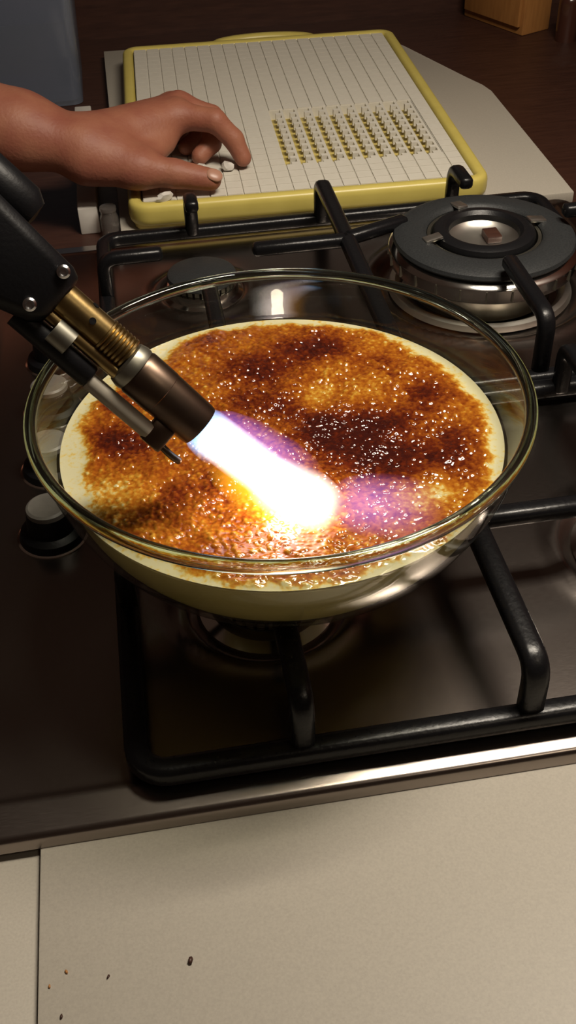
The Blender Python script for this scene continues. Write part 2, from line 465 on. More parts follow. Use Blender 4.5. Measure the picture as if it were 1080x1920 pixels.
# ------------------------------------------------------------------ pan supports
GX0, GX1 = 0.0135, 0.385
def pan_support(y0, y1, fingers, label):
    g = empty('pan_support', ((GX0+GX1)/2, (y0+y1)/2, 0)); tag(g, label, 'pan support', 'cast pan supports on the hob')
    ox, oy = g.location.x, g.location.y
    path = [Vector((x-ox, y-oy, 0.0095)) for x, y in rrect(GX0, GX1, y0, y1, 0.014, 6)]
    # refine long sides
    fine = []
    for a, b in zip(path, path[1:]+path[:1]):
        n = max(1, int((b-a).length/0.02))
        for i in range(n): fine.append(a.lerp(b, i/n))
    sweep('frame', fine, 0.0058, 0.0055, MAT['iron'], g, closed=True, power=3.2)
    for fx, fy in ((GX0, y0+0.03), (GX0, y1-0.03), (GX1, y0+0.03), (GX1, y1-0.03)):
        lathe('rubber_foot', [(0, -0.0022), (0.004, -0.0022), (0.0045, 0.006), (0, 0.006)], MAT['black'], g, 16, c=(fx-ox, fy-oy, 0))
    for pts in fingers:
        P = round_path([Vector((x-ox, y-oy, z)) for x, y, z in pts], 0.011, 6)
        d = Vector(pts[-1]) - Vector(pts[0]); d.z = 0
        side = Vector((d.y, -d.x, 0)).normalized()
        bar = len(pts) == 4
        sweep('raised_bar' if bar else 'finger', P, 0.0062 if bar else 0.0056, 0.0050, MAT['iron'], g, side=side, power=3.0)
    return g
ZF = 0.0425
def fY(x, yo, yi): return [(x, yo, 0.010), (x, yo, ZF), (x, yi, ZF)]
def fX(y, xo, xi): return [(xo, y, 0.010), (xo, y, ZF), (xi, y, ZF)]
pan_support(0.0160, 0.268, [
    fY(0.0885, 0.0180, 0.088), fY(0.0885, 0.266, 0.158), fX(0.122, 0.0145, 0.050),
    [(0.1955, 0.0180, 0.010), (0.1955, 0.0180, ZF), (0.1955, 0.266, ZF), (0.1955, 0.266, 0.010)],
    [(0.1955, 0.122, ZF), (0.128, 0.122, ZF)], [(0.1955, 0.118, ZF), (0.262, 0.118, ZF)],
    fY(0.303, 0.0180, 0.080), fY(0.303, 0.266, 0.165), fX(0.122, 0.384, 0.345)],
    'black cast pan support carrying the glass bowl')
pan_support(0.281, 0.545, [
    fY(0.0875, 0.543, 0.520), fY(0.0875, 0.283, 0.395), fX(0.447, 0.0145, 0.056),
    [(0.1965, 0.283, 0.010), (0.1965, 0.283, ZF), (0.1965, 0.543, ZF), (0.1965, 0.543, 0.010)],
    [(0.1965, 0.438, ZF), (0.128, 0.438, ZF)], [(0.1965, 0.440, ZF), (0.244, 0.459, ZF)],
    [(0.3085, 0.543, 0.010), (0.3085, 0.540, ZF+0.003), (0.309, 0.508, ZF+0.003), (0.309, 0.506, 0.036)][:3],
    [(0.2950, 0.2840, 0.010), (0.2950, 0.2840, 0.0535), (0.2950, 0.3600, 0.0535)], [(0.384, 0.428, 0.010), (0.384, 0.428, 0.0535), (0.362, 0.428, 0.0535)]],
    'black cast pan support around the wok burner, nearest the board')

# ------------------------------------------------------------------ glass bowl, custard, crust
BX, BY = 0.0988, 0.1255
bowl = empty('glass_bowl', (BX, BY, 0.0477)); tag(bowl, 'clear round glass bowl holding the caramelised custard', 'bowl')
OUT = [(0, 0), (0.050, 0.0), (0.0585, 0.0008), (0.0665, 0.0040), (0.0785, 0.0120), (0.0897, 0.0225), (0.0987, 0.0350), (0.1057, 0.0490), (0.1107, 0.0640), (0.1140, 0.0760), (0.1152, 0.0795)]
INN = [(0.1112, 0.0795), (0.1098, 0.0760), (0.1062, 0.0640), (0.1040, 0.0570), (0.1018, 0.0475), (0.0968, 0.0362), (0.0882, 0.0240), (0.0772, 0.0138), (0.0650, 0.0058), (0.0570, 0.0030), (0.048, 0.0022), (0, 0.0020)]
def dens(p, n=4):
    P = [Vector((a, b)) for a, b in p]; out = []
    for i in range(len(P)-1):
        p0 = P[max(i-1, 0)]; p1 = P[i]; p2 = P[i+1]; p3 = P[min(i+2, len(P)-1)]
        for k in range(n):
            t = k/n
            q = 0.5*((2*p1)+(p2-p0)*t+(2*p0-5*p1+4*p2-p3)*t*t+(3*p1-p0-3*p2+p3)*t**3)
            out.append((max(q.x, 0), q.y))
    out.append(tuple(P[-1])); return out
lathe('bowl_wall', dens(OUT)+dens(INN), MAT['glass'], bowl, 128, angle=1.2)
t = [(0.1132+0.0030*math.cos(a), 0.0818+0.0032*math.sin(a)) for a in [2*math.pi*i/14 for i in range(14)]]
o = lathe('rim', t, MAT['rim'], bowl, 160, angle=3, closed=True)
o['label'] = 'thick greenish glass rim bead'

pud = empty('creme_brulee', (BX, BY, 0.0503)); tag(pud, 'custard with a browned bubbly caramel crust in the glass bowl', 'dessert')
def inner_r(z):       # inside radius at height z above the bowl's foot
    zs = [q[1] for q in INN[::-1]]; rs = [q[0] for q in INN[::-1]]
    return float(np.interp(z, zs, rs))
LV = 0.0590           # custard level above the bowl's foot
prof = [(0, 0.0026)] + [(max(r-0.0004, 0), z+0.0005) for r, z in dens(INN)[::-1] if 0.002 < z < LV-0.003 and r > 0.02]
RC = inner_r(LV) - 0.0008
prof += [(RC-0.0003, LV-0.0015), (RC-0.0016, LV-0.0003), (RC-0.004, LV-0.0008), (0, LV-0.0012)]
lathe('custard', [(r, z-0.0026) for r, z in prof], MAT['custard'], pud, 128, angle=1.0)

def caramel_mat():
    m, nt, b = mat_new('burnt_caramel')
    at = nt.nodes.new('ShaderNodeAttribute'); at.attribute_name = 'browning'
    tc = nt.nodes.new('ShaderNodeTexCoord')
    n1 = nt.nodes.new('ShaderNodeTexNoise'); n1.inputs['Scale'].default_value = 430; n1.inputs['Detail'].default_value = 5
    n2 = nt.nodes.new('ShaderNodeTexNoise'); n2.inputs['Scale'].default_value = 75; n2.inputs['Detail'].default_value = 3
    nt.links.new(tc.outputs['Object'], n1.inputs['Vector']); nt.links.new(tc.outputs['Object'], n2.inputs['Vector'])
    a1 = nt.nodes.new('ShaderNodeMath'); a1.operation = 'MULTIPLY_ADD'; a1.inputs[1].default_value = 0.70
    nt.links.new(n1.outputs[0], a1.inputs[0]); nt.links.new(at.outputs['Fac'], a1.inputs[2])
    a2 = nt.nodes.new('ShaderNodeMath'); a2.operation = 'MULTIPLY_ADD'; a2.inputs[1].default_value = 0.45
    nt.links.new(n2.outputs[0], a2.inputs[0]); nt.links.new(a1.outputs[0], a2.inputs[2])
    su = nt.nodes.new('ShaderNodeMath'); su.operation = 'SUBTRACT'; su.inputs[1].default_value = 0.60
    nt.links.new(a2.outputs[0], su.inputs[0])
    rp = nt.nodes.new('ShaderNodeValToRGB')
    e = rp.color_ramp.elements
    e[0].position = 0.0; e[0].color = (0.50, 0.47, 0.29, 1)
    e[1].position = 1.0; e[1].color = (0.035, 0.006, 0.004, 1)
    for pos, c in ((0.10, (0.52, 0.42, 0.15)), (0.21, (0.44, 0.225, 0.026)), (0.36, (0.32, 0.105, 0.009)), (0.54, (0.21, 0.050, 0.006)), (0.76, (0.095, 0.014, 0.004))):
        q = e.new(pos); q.color = (*c, 1)
    nt.links.new(su.outputs[0], rp.inputs[0])
    nt.links.new(rp.outputs[0], b.inputs['Base Color'])
    b.inputs['Roughness'].default_value = 0.085
    b.inputs['Coat Weight'].default_value = 0.0
    nb = nt.nodes.new('ShaderNodeTexNoise'); nb.inputs['Scale'].default_value = 900; nb.inputs['Detail'].default_value = 3
    nt.links.new(tc.outputs['Object'], nb.inputs['Vector'])
    bp = nt.nodes.new('ShaderNodeBump'); bp.inputs['Strength'].default_value = 0.12; bp.inputs['Distance'].default_value = 0.0004
    nt.links.new(nb.outputs[0], bp.inputs['Height']); nt.links.new(bp.outputs[0], b.inputs['Normal'])
    return m

BROWN = [(0.1251,0.1130,0.0150,1.0),(0.1424,0.1222,0.0112,0.8),(0.1176,0.1273,0.0100,0.7),(0.1188,0.1937,0.0125,0.75),(0.0867,0.1850,0.0112,0.6),(0.1362,0.1953,0.0088,0.7),(0.0994,0.1773,0.0100,0.6),(0.1739,0.1427,0.0100,0.75),(0.1607,0.1228,0.0088,0.5),(0.0266,0.1287,0.0100,0.8),(0.0170,0.1391,0.0075,0.6),(0.0231,0.1644,0.0075,0.7),(0.1749,0.0908,0.0112,0.6),(0.1560,0.0946,0.0112,0.55),(0.1408,0.0936,0.0125,0.75),(0.0732,0.2139,0.0075,0.45),(0.0680,0.0965,0.0100,0.5),(0.0459,0.0896,0.0100,0.4),(0.0381,0.0802,0.0075,0.35),(0.0876,0.1512,0.0125,0.55),(0.1055,0.1475,0.0100,0.5),(0.1600,0.1748,0.0088,0.4),(0.1770,0.1067,0.0075,0.5),(0.1195,0.1516,0.0075,-0.55),(0.1617,0.0703,0.0088,-0.45),(0.1462,0.1508,0.0063,-0.25),(0.0271,0.0896,0.0125,-0.3),(0.0109,0.0965,0.0100,-0.35),(0.1471,0.0695,0.0075,-0.3),(0.1592,0.1958,0.0100,-0.2)]
def crust():
    rng = np.random.default_rng(7)
    G = 0.00030; H = 0.106; n = int(2*H/G)
    gx = -H + G*np.arange(n)
    def brown(x, y):
        r = np.hypot(x, y); a = np.arctan2(y, x)
        v = 0.42 + 0*x
        for bx, by, s, k in BROWN:
            v = v + 0.54*k*np.exp(-((x+BX-bx)**2+(y+BY-by)**2)/(2*(s*0.85)**2))
        # the crust stops short of the glass by an uneven pale margin (wider left, right and far left)
        wob = 0.0016*np.sin(7*a+1)+0.0012*np.sin(13*a+2.2)+0.0009*np.sin(29*a)+0.0006*np.sin(61*a)
        marg = 0.0040 + 0.0060*np.exp(-((a-2.3)/0.35)**2) + 0.0055*np.exp(-((np.abs(a)-math.pi)/0.40)**2) + 0.0030*np.exp(-((a-0.15)/0.35)**2) - 0.0025*np.exp(-((a+1.5)/0.9)**2)
        edge = RC - marg + wob
        t = np.clip((edge-r)/0.009+0.3, 0, 1); t = t*t*(3-2*t)
        return np.clip(v, 0.05, 1.0)*t
    Hh = np.zeros((n, n), np.float32)
    # bubbles, stamped as half domes
    nb = 22000
    rr = RC*np.sqrt(rng.random(nb)); th = rng.random(nb)*2*np.pi
    bx = rr*np.cos(th); by = rr*np.sin(th)
    br = brown(bx, by)
    keep = rng.random(nb) < np.clip(0.10+1.6*br, 0, 1)
    bx, by, br = bx[keep], by[keep], br[keep]
    rad = 0.00042 + 0.0010*rng.random(len(bx))**2.6 + 0.0002*br
    rad = np.where(br < 0.12, rad*0.55, rad)
    hgt = rad*(0.22+0.50*rng.random(len(bx))**1.5)
    for x, y, q, hh in zip(bx, by, rad, hgt):
        k = int(q/G)+1; i = int((x+H)/G); j = int((y+H)/G)
        i0, i1, j0, j1 = max(i-k, 0), min(i+k+1, n), max(j-k, 0), min(j+k+1, n)
        if i1 <= i0 or j1 <= j0: continue
        d2 = ((gx[i0:i1, None]-x)**2 + (gx[None, j0:j1]-y)**2)/(q*q)
        h_ = hh*np.sqrt(np.clip(1-d2, 0, 1))
        np.maximum(Hh[i0:i1, j0:j1], h_, out=Hh[i0:i1, j0:j1])
    nr, ns = 235, 900
    R = RC*np.linspace(0.004, 1, nr)
    T = np.arange(ns)*2*np.pi/ns
    X = R[:, None]*np.cos(T)[None]; Y = R[:, None]*np.sin(T)[None]
    u = (X+H)/G; v = (Y+H)/G
    i = np.clip(u.astype(int), 0, n-2); j = np.clip(v.astype(int), 0, n-2)
    fu, fv = u-i, v-j
    Z = Hh[i, j]*(1-fu)*(1-fv)+Hh[i+1, j]*fu*(1-fv)+Hh[i, j+1]*(1-fu)*fv+Hh[i+1, j+1]*fu*fv
    B = brown(X, Y); Hd = Z.copy()
    swell = 0.0006*np.sin(X*310+1.3)*np.sin(Y*270+0.4) + 0.0005*np.sin(X*120-Y*170)
    Z = Z*(0.35+0.65*np.clip(B*3, 0, 1)) + swell*np.clip(B*2, 0, 1) + 0.0010*np.clip(B*2.5, 0, 1)
    rimd = np.clip((RC-X*0-R[:, None])/0.002, 0, 1)
    Z = Z*rimd + 0.0002
    V = np.stack([X, Y, Z], -1).reshape(-1, 3)
    V = np.vstack([V, [[0, 0, float(Z[0].mean())]]])
    idx = np.arange(nr*ns).reshape(nr, ns)
    nx = np.roll(idx, -1, 1)
    F = np.stack([idx[:-1], idx[1:], nx[1:], nx[:-1]], -1).reshape(-1, 4)
    faces = F.tolist() + [[int(idx[0, k]), int(nx[0, k]), nr*ns] for k in range(ns)]
    me = bpy.data.meshes.new('caramel_crust'); me.from_pydata(V.tolist(), [], faces); me.update()
    dome = np.clip(Hd/0.0007, 0, 1)
    B = np.clip(B*1.12 - 0.20*dome*np.clip(B*3, 0, 1) + 0.05*np.clip(B*4, 0, 1), 0, 1)
    at = me.attributes.new('browning', 'FLOAT', 'POINT')
    at.data.foreach_set('value', np.append(B.reshape(-1), B[0].mean()).astype(np.float32))
    o = link('caramel_crust', me, caramel_mat(), pud, smooth=True)
    o.location = (0, 0, LV-0.0026)
    o['label'] = 'glossy amber to burnt brown bubbly caramel crust'
crust()

# ------------------------------------------------------------------ blow torch
TN = Vector((0.0592, 0.0807, 0.1500)); TD = Vector((0.6605, -0.2702, -0.7005)).normalized()
TS = Vector((-0.7421, -0.3766, -0.5544)); TS = (TS - TD*TS.dot(TD)).normalized(); TZ = TD.cross(TS)
TM = Matrix((TD, TS, TZ)).transposed().to_4x4(); TM.translation = TN
torch = empty('blow_torch'); torch.matrix_world = TM
tag(torch, 'kitchen blow torch with brass tube and black body held over the custard', 'blow torch')
# local: x along the barrel (0 = mouth), y across (towards the igniter), -z towards the viewer
lathe('nozzle', [(0.0078, 0.0), (0.0092, 0.0), (0.0095, -0.0015), (0.0098, -0.018), (0.0098, -0.0205), (0.0100, -0.0207), (0.0100, -0.0330), (0.0092, -0.0345), (0.0, -0.0345), (0.0, -0.030), (0.0078, -0.026)], MAT['burnt'], torch, 40, 'X', closed=True)
lathe('nozzle_collar', [(0.0, -0.0345), (0.0098, -0.0345), (0.0100, -0.0365), (0.0092, -0.0395), (0.0078, -0.0405), (0, -0.0405)], MAT['dull'], torch, 40, 'X')
prof = [(0, -0.0405), (0.0066, -0.0405)]
for i in range(7):
    x = -0.0412 - i*0.0018
    prof += [(0.0074, x), (0.0074, x-0.0008), (0.0068, x-0.0011)]
prof += [(0.0068, -0.0542), (0.0068, -0.079), (0, -0.079)]
tube = lathe('brass_tube', prof, MAT['brass'], torch, 36, 'X', c=(0, -0.0024, -0.001), angle=0.5)
for x, a in ((-0.0625, 200), (-0.0600, 262)):
    ar = math.radians(a)
    h = lathe('air_hole', [(0, -0.0003), (0.0014, -0.0003), (0.0014, 0.0002), (0, 0.0002)], MAT['black'], tube, 16)
    h.location = (x, -0.0024+0.0068*math.cos(ar), -0.001+0.0068*math.sin(ar))
    h.rotation_euler = Vector((0, math.cos(ar), math.sin(ar))).to_track_quat('Z', 'Y').to_euler()
lathe('gas_pipe', [(0, -0.0395), (0.0024, -0.0395), (0.0027, -0.0405), (0.0027, -0.080), (0, -0.080)], MAT['brass'], torch, 20, 'X', c=(0, 0.0058, -0.0035))
# housing: chamfered block widening towards the grip
def housing():
    bm = bmesh.new()
    secs = [(-0.0735, -0.0120, 0.0098, 0.0085), (-0.078, -0.0140, 0.0130, 0.0110), (-0.100, -0.0152, 0.0200, 0.0130), (-0.150, -0.0180, 0.0270, 0.0150), (-0.215, -0.0190, 0.0300, 0.0160)]
    rings = []
    for x, y0, y1, hz in secs:
        c = 0.004
        pts = [(y0+c, -hz), (y1-c, -hz), (y1, -hz+c), (y1, hz-c), (y1-c, hz), (y0+c, hz), (y0, hz-c), (y0, -hz+c)]
        rings.append([bm.verts.new((x, a, b)) for a, b in pts])
    for a, b in zip(rings[:-1], rings[1:]):
        for k in range(8): bm.faces.new((a[k], a[(k+1) % 8], b[(k+1) % 8], b[k]))
    bm.faces.new(rings[0]); bm.faces.new(rings[-1][::-1])
    return from_bm('housing', bm, MAT['black'], torch, smooth=True, bevel=0.0015, segs=2, angle=0.8)
hs = housing()
for x, y in ((-0.0800, -0.0100), (-0.0815, 0.0075)):
    s = lathe('screw', [(0, 0.0), (0.0026, 0.0), (0.0026, 0.0012), (0.0018, 0.0017), (0.0012, 0.0010), (0, 0.0009)], MAT['screw'], hs, 20)
    s.location = (x, y, -0.0112); s.rotation_euler = (math.pi, 0, 0)
# round knob on the far side of the housing
o = lathe('gas_knob', [(0, -0.135), (0.008, -0.135), (0.010, -0.132), (0.010, -0.106), (0.007, -0.101), (0, -0.100)], MAT['black'], torch, 28, 'X', c=(0, -0.0185, 0.010))
# igniter: black sleeve, clear grey rod, bracket to the nozzle
ig = lathe('igniter_sleeve', [(0, -0.046), (0.0044, -0.046), (0.0050, -0.047), (0.0050, -0.083), (0, -0.083)], MAT['black'], torch, 24, 'X', c=(0, 0.0138, -0.001))
lathe('sleeve_clip', [(0.0040, -0.0605), (0.0056, -0.0605), (0.0056, -0.0690), (0.0040, -0.0690)], MAT['dull'], ig, 20, 'X', c=(0, 0.0090, -0.0035), closed=True)
lathe('igniter_rod', [(0, -0.0145), (0.0034, -0.0145), (0.0036, -0.0155), (0.0036, -0.046), (0, -0.046)], MAT['ceramic'], torch, 24, 'X', c=(0, 0.0152, -0.001))
bk = box('igniter_bracket', -0.0160, -0.0060, 0.0086, 0.0196, -0.0030, 0.0030, MAT['burnt'], torch, bevel=0.0012)
sweep('electrode', round_path([(-0.0065, 0.0165, -0.0005), (-0.001, 0.0170, -0.0005), (0.0030, 0.0165, 0)], 0.003, 4), 0.0016, 0.0016, MAT['burnt'], bk, up=Vector((0, 0, 1)), m=8, power=2)

# ------------------------------------------------------------------ flame (gives off light)
def flame_mat(name, col, strength, x_in=(0.0, 0.05), x_out=(0.6, 1.0), power=1.0):
    m = bpy.data.materials.new(name); m.use_nodes = True
    nt = m.node_tree; nt.nodes.clear()
    out = nt.nodes.new('ShaderNodeOutputMaterial')
    em = nt.nodes.new('ShaderNodeEmission'); em.inputs[0].default_value = (*col, 1)
    tc = nt.nodes.new('ShaderNodeTexCoord')
    sp = nt.nodes.new('ShaderNodeSeparateXYZ'); nt.links.new(tc.outputs['Object'], sp.inputs[0])
    def mth(op, a, b=None, clamp=False):
        n = nt.nodes.new('ShaderNodeMath'); n.operation = op; n.use_clamp = clamp
        for i, q in enumerate((a, b)):
            if q is None: continue
            if isinstance(q, (int, float)): n.inputs[i].default_value = q
            else: nt.links.new(q, n.inputs[i])
        return n.outputs[0]
    def mr(v, a, b, lo, hi):
        n = nt.nodes.new('ShaderNodeMapRange'); n.interpolation_type = 'SMOOTHSTEP'
        nt.links.new(v, n.inputs[0])
        for i, q in enumerate((a, b, lo, hi)): n.inputs[i+1].default_value = q
        return n.outputs[0]
    x = sp.outputs[0]
    r2 = mth('ADD', mth('MULTIPLY', sp.outputs[1], sp.outputs[1]), mth('MULTIPLY', sp.outputs[2], sp.outputs[2]))
    rad = mth('POWER', mth('SUBTRACT', 1.0, r2, True), power)
    k = mth('MULTIPLY', mth('MULTIPLY', rad, mr(x, x_in[0], x_in[1], 0.0, 1.0)), mr(x, x_out[0], x_out[1], 1.0, 0.0))
    nt.links.new(mth('MULTIPLY', k, strength), em.inputs[1])
    nt.links.new(em.outputs[0], out.inputs['Volume'])
    return m

flame = empty('torch_flame', TN); tag(flame, 'bright white and violet flame blowing from the torch onto the caramel', 'flame')
def flame_part(name, start, end, radius, mat, prof, n=24, rz=None):
    """unit lathe x 0..1, radius 0..1, scaled to length and radius"""
    bm = bmesh.new(); bm_lathe(bm, prof, n, 'X')
    o = from_bm(name, bm, mat, flame, smooth=True, angle=3)
    a = Vector(start); b = Vector(end); d = (b-a)
    x = d.normalized(); y = Vector((0, 0, 1)).cross(x).normalized(); z = x.cross(y)
    m = Matrix((x, y, z)).transposed().to_4x4()
    m = Matrix.Translation(a-TN) @ m @ Matrix.Diagonal((d.length, radius, rz or radius, 1))
    o.matrix_local = m
    return o
P_long = [(0, 0), (0.85, 0), (0.95, 0.15), (1.0, 0.4), (1.0, 0.7), (0.85, 0.88), (0.5, 0.97), (0, 1.0)]
P_egg = [(0, 0), (0.4, 0.03), (0.75, 0.15), (0.95, 0.32), (1.0, 0.5), (0.95, 0.68), (0.75, 0.85), (0.4, 0.97), (0, 1)]
def W(s, y=0.0, z=0.0): return TN + TD*s + TS*y + TZ*z
tip = W(0.069, -0.001) + Vector((0.004, 0.0, 0.003))
flame_part('flame_core', W(0.0005), tip, 0.0104, flame_mat('flame_white', (1.0, 0.93, 0.96), 270, (0.0, 0.16), (0.70, 1.0), 1.0), P_long)
flame_part('flame_bulb', W(0.028, 0.002), (0.1150, 0.0570, 0.1120), 0.0150, flame_mat('flame_white_spread', (1.0, 0.90, 0.80), 240, (0.0, 0.45), (0.62, 1.0), 1.3), P_egg, rz=0.0125)
flame_part('flame_root', W(0.0), W(0.016), 0.0105, flame_mat('flame_blue', (0.15, 0.55, 1.0), 140, (0, 0.02), (0.2, 1.0), 0.5), P_long)
flame_part('flame_edge', W(0.010, 0.0065), tip + Vector((-0.003, -0.005, 0.002)), 0.0135, flame_mat('flame_amber', (1.0, 0.40, 0.015), 120, (0.0, 0.4), (0.85, 1.0), 1.0), P_egg)
flame_part('flame_veil', W(0.0, -0.004, 0.003), W(0.058, -0.016, 0.002), 0.0105, flame_mat('flame_violet', (0.40, 0.20, 0.95), 40, (0.0, 0.1), (0.5, 1.0), 0.8), P_egg)
flame_part('flame_splash', (0.1080, 0.066, 0.1145), (0.160, 0.050, 0.1125), 0.021, flame_mat('flame_violet_splash', (0.50, 0.26, 0.95), 44, (0.0, 0.25), (0.3, 1.0), 1.0), P_egg, rz=0.0056)
pl = bpy.data.lights.new('flame_light', 'POINT'); pl.energy = 0.05; pl.color = (1.0, 0.80, 0.62); pl.shadow_soft_size = 0.006
lo = bpy.data.objects.new('flame_light', pl); COL.objects.link(lo); lo.parent = flame; lo.location = W(0.047) - TN

# ------------------------------------------------------------------ yellow-rimmed board
board = empty('slatted_board', (0.0367, 0.5760, -0.003), (0, 0, -0.032))
tag(board, 'white slatted board with a yellow plastic rim lying behind the hob', 'board')
BW, BD = 0.3157, 0.4307
ZT = 0.023
prism('base_tray', rrect(0.004, BW-0.004, 0.004, BD-0.004, 0.012), 0.0, 0.013, MAT['yellow_dark'], board, bevel=0.002)
path = []
rp = [Vector((x, y, 0.0145)) for x, y in rrect(0.0060, BW-0.0060, 0.0060, BD-0.0060, 0.012, 6)]
for a, b in zip(rp, rp[1:]+rp[:1]):
    n = max(1, int((b-a).length/0.03))
    for i in range(n): path.append(a.lerp(b, i/n))
sweep('rim', path, 0.0062, 0.0098, MAT['yellow'], board, closed=True, m=16, power=3.2)
hp = [Vector((x, y, 0.014)) for x, y in ((0.105, BD-0.002), (0.112, BD+0.012), (0.135, BD+0.021), (0.165, BD+0.024), (0.195, BD+0.021), (0.218, BD+0.012), (0.225, BD-0.002))]
sweep('handle', round_path(hp, 0.01, 4), 0.0062, 0.0075, MAT['yellow'], board, m=12)
IX0, IX1, IY0, IY1 = 0.0130, BW-0.0130, 0.0125, BD-0.0130
NS = 20; PIT = (IX1-IX0)/NS
WX0, WX1, WY0, WY1 = 0.145, 0.286, 0.060, 0.196
def slat_mesh(open_):
    bm = bmesh.new()
    wd = PIT-0.0014; zb = ZT-0.0011
    if not open_:
        # one long bar, cut by shallow cross grooves into short blocks
        nb = 30; pb = (IY1-IY0)/nb
        bm_box(bm, -0.0006, PIT-0.0007, IY0, IY1, 0.0125, zb)
        for k in range(nb):
            bm_box(bm, 0, wd, IY0+k*pb+0.00035, IY0+(k+1)*pb-0.00035, zb, ZT)
    else:
        pb = (IY1-IY0)/30
        k0 = int(round((WY0-IY0)/pb)); k1 = int(round((WY1-IY0)/pb))
        for a, b in ((IY0, IY0+k0*pb), (IY0+k1*pb, IY1)):
            bm_box(bm, -0.0006, PIT-0.0007, a, b, 0.0125, zb)
        for k in range(30):
            if k0 <= k < k1: continue
            bm_box(bm, 0, wd, IY0+k*pb+0.00035, IY0+(k+1)*pb-0.00035, zb, ZT)
        bm_box(bm, wd*0.80, wd, IY0+k0*pb, IY0+k1*pb, 0.0125, ZT-0.0006)       # side rail
        for k in range(k0, k1):                                          # rungs between the openings
            bm_box(bm, wd*0.38, wd*0.80, IY0+k*pb, IY0+k*pb+pb*0.36, 0.0165, ZT-0.0002)
    me = bpy.data.meshes.new('slat'); bm.to_mesh(me); bm.free(); me.materials.append(MAT['white'])
    return me
m_full, m_open = slat_mesh(False), slat_mesh(True)
for i in range(NS):
    x = IX0 + i*PIT
    o = link('slat', m_open if WX0 < x+PIT/2 < WX1 else m_full, None, board)
    o.location = (x+0.0005, 0, 0)

